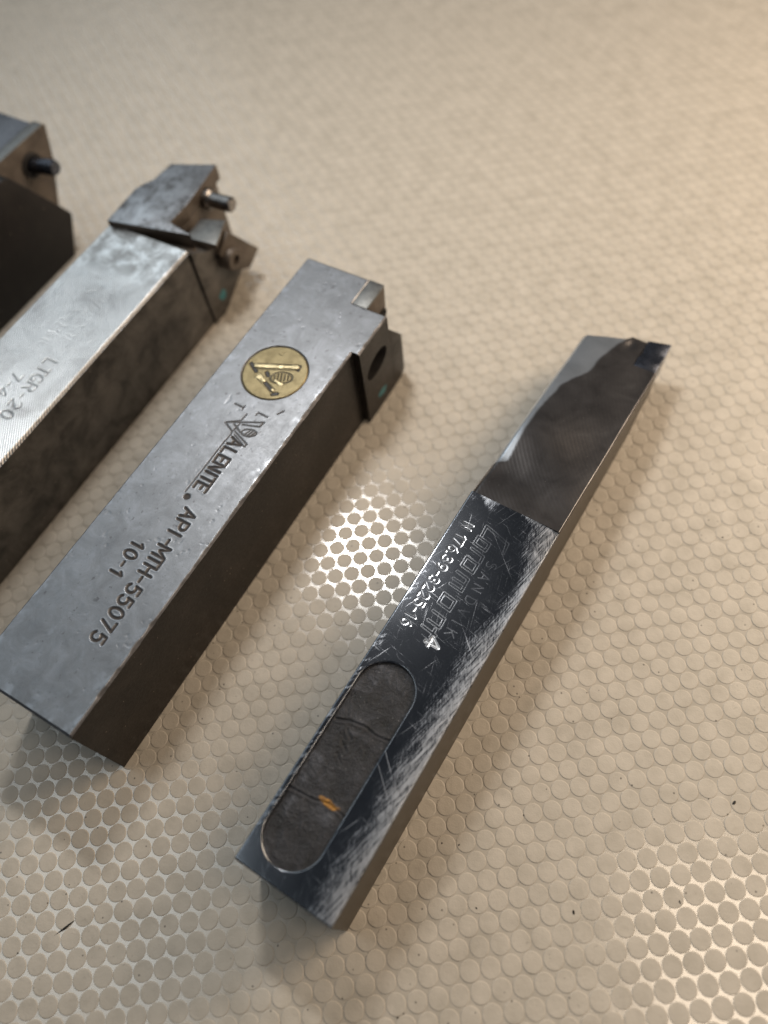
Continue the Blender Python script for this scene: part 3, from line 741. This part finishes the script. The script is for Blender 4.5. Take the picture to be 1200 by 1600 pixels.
qd = np.stack([ix[a, b], ix[a, b + 1], ix[a + 1, b + 1], ix[a + 1, b]], 1)
tag(link("slot_inlay", mesh_np("slot_inlay", R2L(np.stack([gx3.ravel(), gy3.ravel(), zi.ravel()], 1)), [qd], np.ones(len(qd), bool), None, {'rust': rust.ravel()}), tc, [MAT_INLAY]), "rough dark slot floor with cracks and a rust patch")
# ramped head
Xh = axis_lines([LC + .02, 168.5, 176.4, 179.6], .35); Yh = axis_lines([0, 17.9, 25], .3)
gxm, gym = np.meshgrid(Xh, Yh, indexing='ij')
bnd_x = [103, 115, 117, 127, 137, 143, 150, 155, 159, 166, 171, 178, 181]
bnd_y = [0, 0, 3.4, 2.5, 2.3, 3.0, 3.8, 6.2, 8.4, 8.8, 10.0, 12.2, 12.6]
xx_ = np.linspace(100, 185, 851); yy_ = np.interp(xx_, bnd_x, bnd_y); kk_ = np.exp(-(np.arange(-30, 31) / 12.0) ** 2); yy_ = np.convolve(np.pad(yy_, 30, mode='edge'), kk_ / kk_.sum(), 'valid')
bb = np.interp(gxm, xx_, yy_)
ramp = HC - .136 * (gxm - LC)
cut = np.maximum(0, bb - gym)
Z = ramp - cut * .085 - np.clip(1.5 - gym, 0, 1.5) ** 2 * .5
Z -= .35 * np.exp(-((gxm - 112) / 9) ** 2) * sstep(12, 2, gym) * .6 - 1.7 * (fbm(gxm, gym, 17, 170, 1) - .5) * sstep(103.5, 114, gxm)
Z -= np.clip(.25 - (25 - gym), 0, .3)
zone = sstep(-.3, .6, bb - gym + .5 * (fbm(gxm, gym, 2.5, 160) - .5))
# pocket groove in front of the insert
Z -= .3 * np.exp(-((gxm - 176.0) / 2.0) ** 2) * np.exp(-((gym - 14.2) / 1.3) ** 2)
cx = (Xh[:-1] + Xh[1:]) / 2; cy = (Yh[:-1] + Yh[1:]) / 2; CX, CY = np.meshgrid(cx, cy, indexing='ij')
endx = np.interp(CY, [0, 13, 18, 25], [173.5, 179.6, 170, 170])
ins = (CX < np.interp(CY, [0, 12, 13.4, 17.9], [173.4, 177.6, 179.6, 179.6])) & ~((CY > 17.9) & (CX > 168.5))
relief_block("head", Xh, Yh, Z, ins, 6.0, tc, [MAT_CR, MAT_CSIDE], {'zone': zone})
prism("head_root", [(LC + .05, .3), (158, .3), (166, 6.2), (LC + .05, 6.2)], .15, 24.8, 'Y', MAT_CSIDE, tc, .2)
prism("insert", [(168.6, 7.5), (176.5, 7.5), (182.3, 14.3), (182.0, 15.0), (177.2, 14.7), (172.5, 15.9), (168.6, 16.2)], 17.95, 24.6, 'Y', MAT_CARBIDE, tc, .2)
for vv in [o for o in tc.children if o.name.startswith("insert")][0].data.vertices:      # the cutting edge runs slightly askew
    if vv.co.x > 175.5 * S: vv.co.x += (-vv.co.y / S - 24.6) * .26 * S

# ------------------------------------------------------------------ crumbs on the mat
def chip(x, y, r, seed, stretch=1.0, rot=0):
    g = np.random.default_rng(seed); n = 7; V = []; 
    for zz, k in ((0, 1.0), (.35, .8), (.6, .35)):
        for t in np.linspace(0, 2 * math.pi, n, endpoint=False):
            rr_ = r * k * (1 + .3 * g.normal()); px, py = rr_ * math.cos(t) * stretch, rr_ * math.sin(t)
            V.append((px * math.cos(rot) - py * math.sin(rot), px * math.sin(rot) + py * math.cos(rot), zz * r * 1.1 + .01))
    F = [(i * n + k, i * n + (k + 1) % n, (i + 1) * n + (k + 1) % n, (i + 1) * n + k) for i in range(2) for k in range(n)]
    o = link("metal_chip", mesh_np("metal_chip", np.array(V), [np.array(F), np.arange(2 * n, 3 * n)[None], np.arange(n)[::-1][None]], np.zeros(len(F) + 2, bool)), None, [MAT_HOLE])
    o.location = (x * S, y * S, 0)
    return tag(o, "tiny dark metal speck lying loose on the beige mat", "metal chip", "specks scattered on the mat")
CHIPS = [(-0.7, -17.0, 0.35), (53.9, -28.0, 0.5), (85.5, -42.7, 0.75), (64.6, -110.8, 0.8), (59.1, -109.1, 0.4), (44.4, -82.5, 0.35), (45.6, -129.5, 0.5), (-5.5, -109.7, 0.5), (-1.5, -110.7, 0.55), (-0.0, -124.5, 0.4), (-21.0, -143.2, 0.6), (-40.5, -139.2, 0.5), (-96.4, -115.3, 0.9), (-107.6, -119.2, 0.5), (-96.2, -106.2, 0.4), (72.3, -56.4, 0.3), (41.8, -87.1, 0.3), (38.8, -130.5, 0.5), (21.6, -128.3, 0.8), (-34.0, -61.9, 0.35), ]
for k, (x, y, r) in enumerate(CHIPS): chip(x, y, r * .34, 500 + k, 7.0 if k == 12 else 1.0 if k % 3 else 2.2, .55 if k == 12 else k * 1.3)
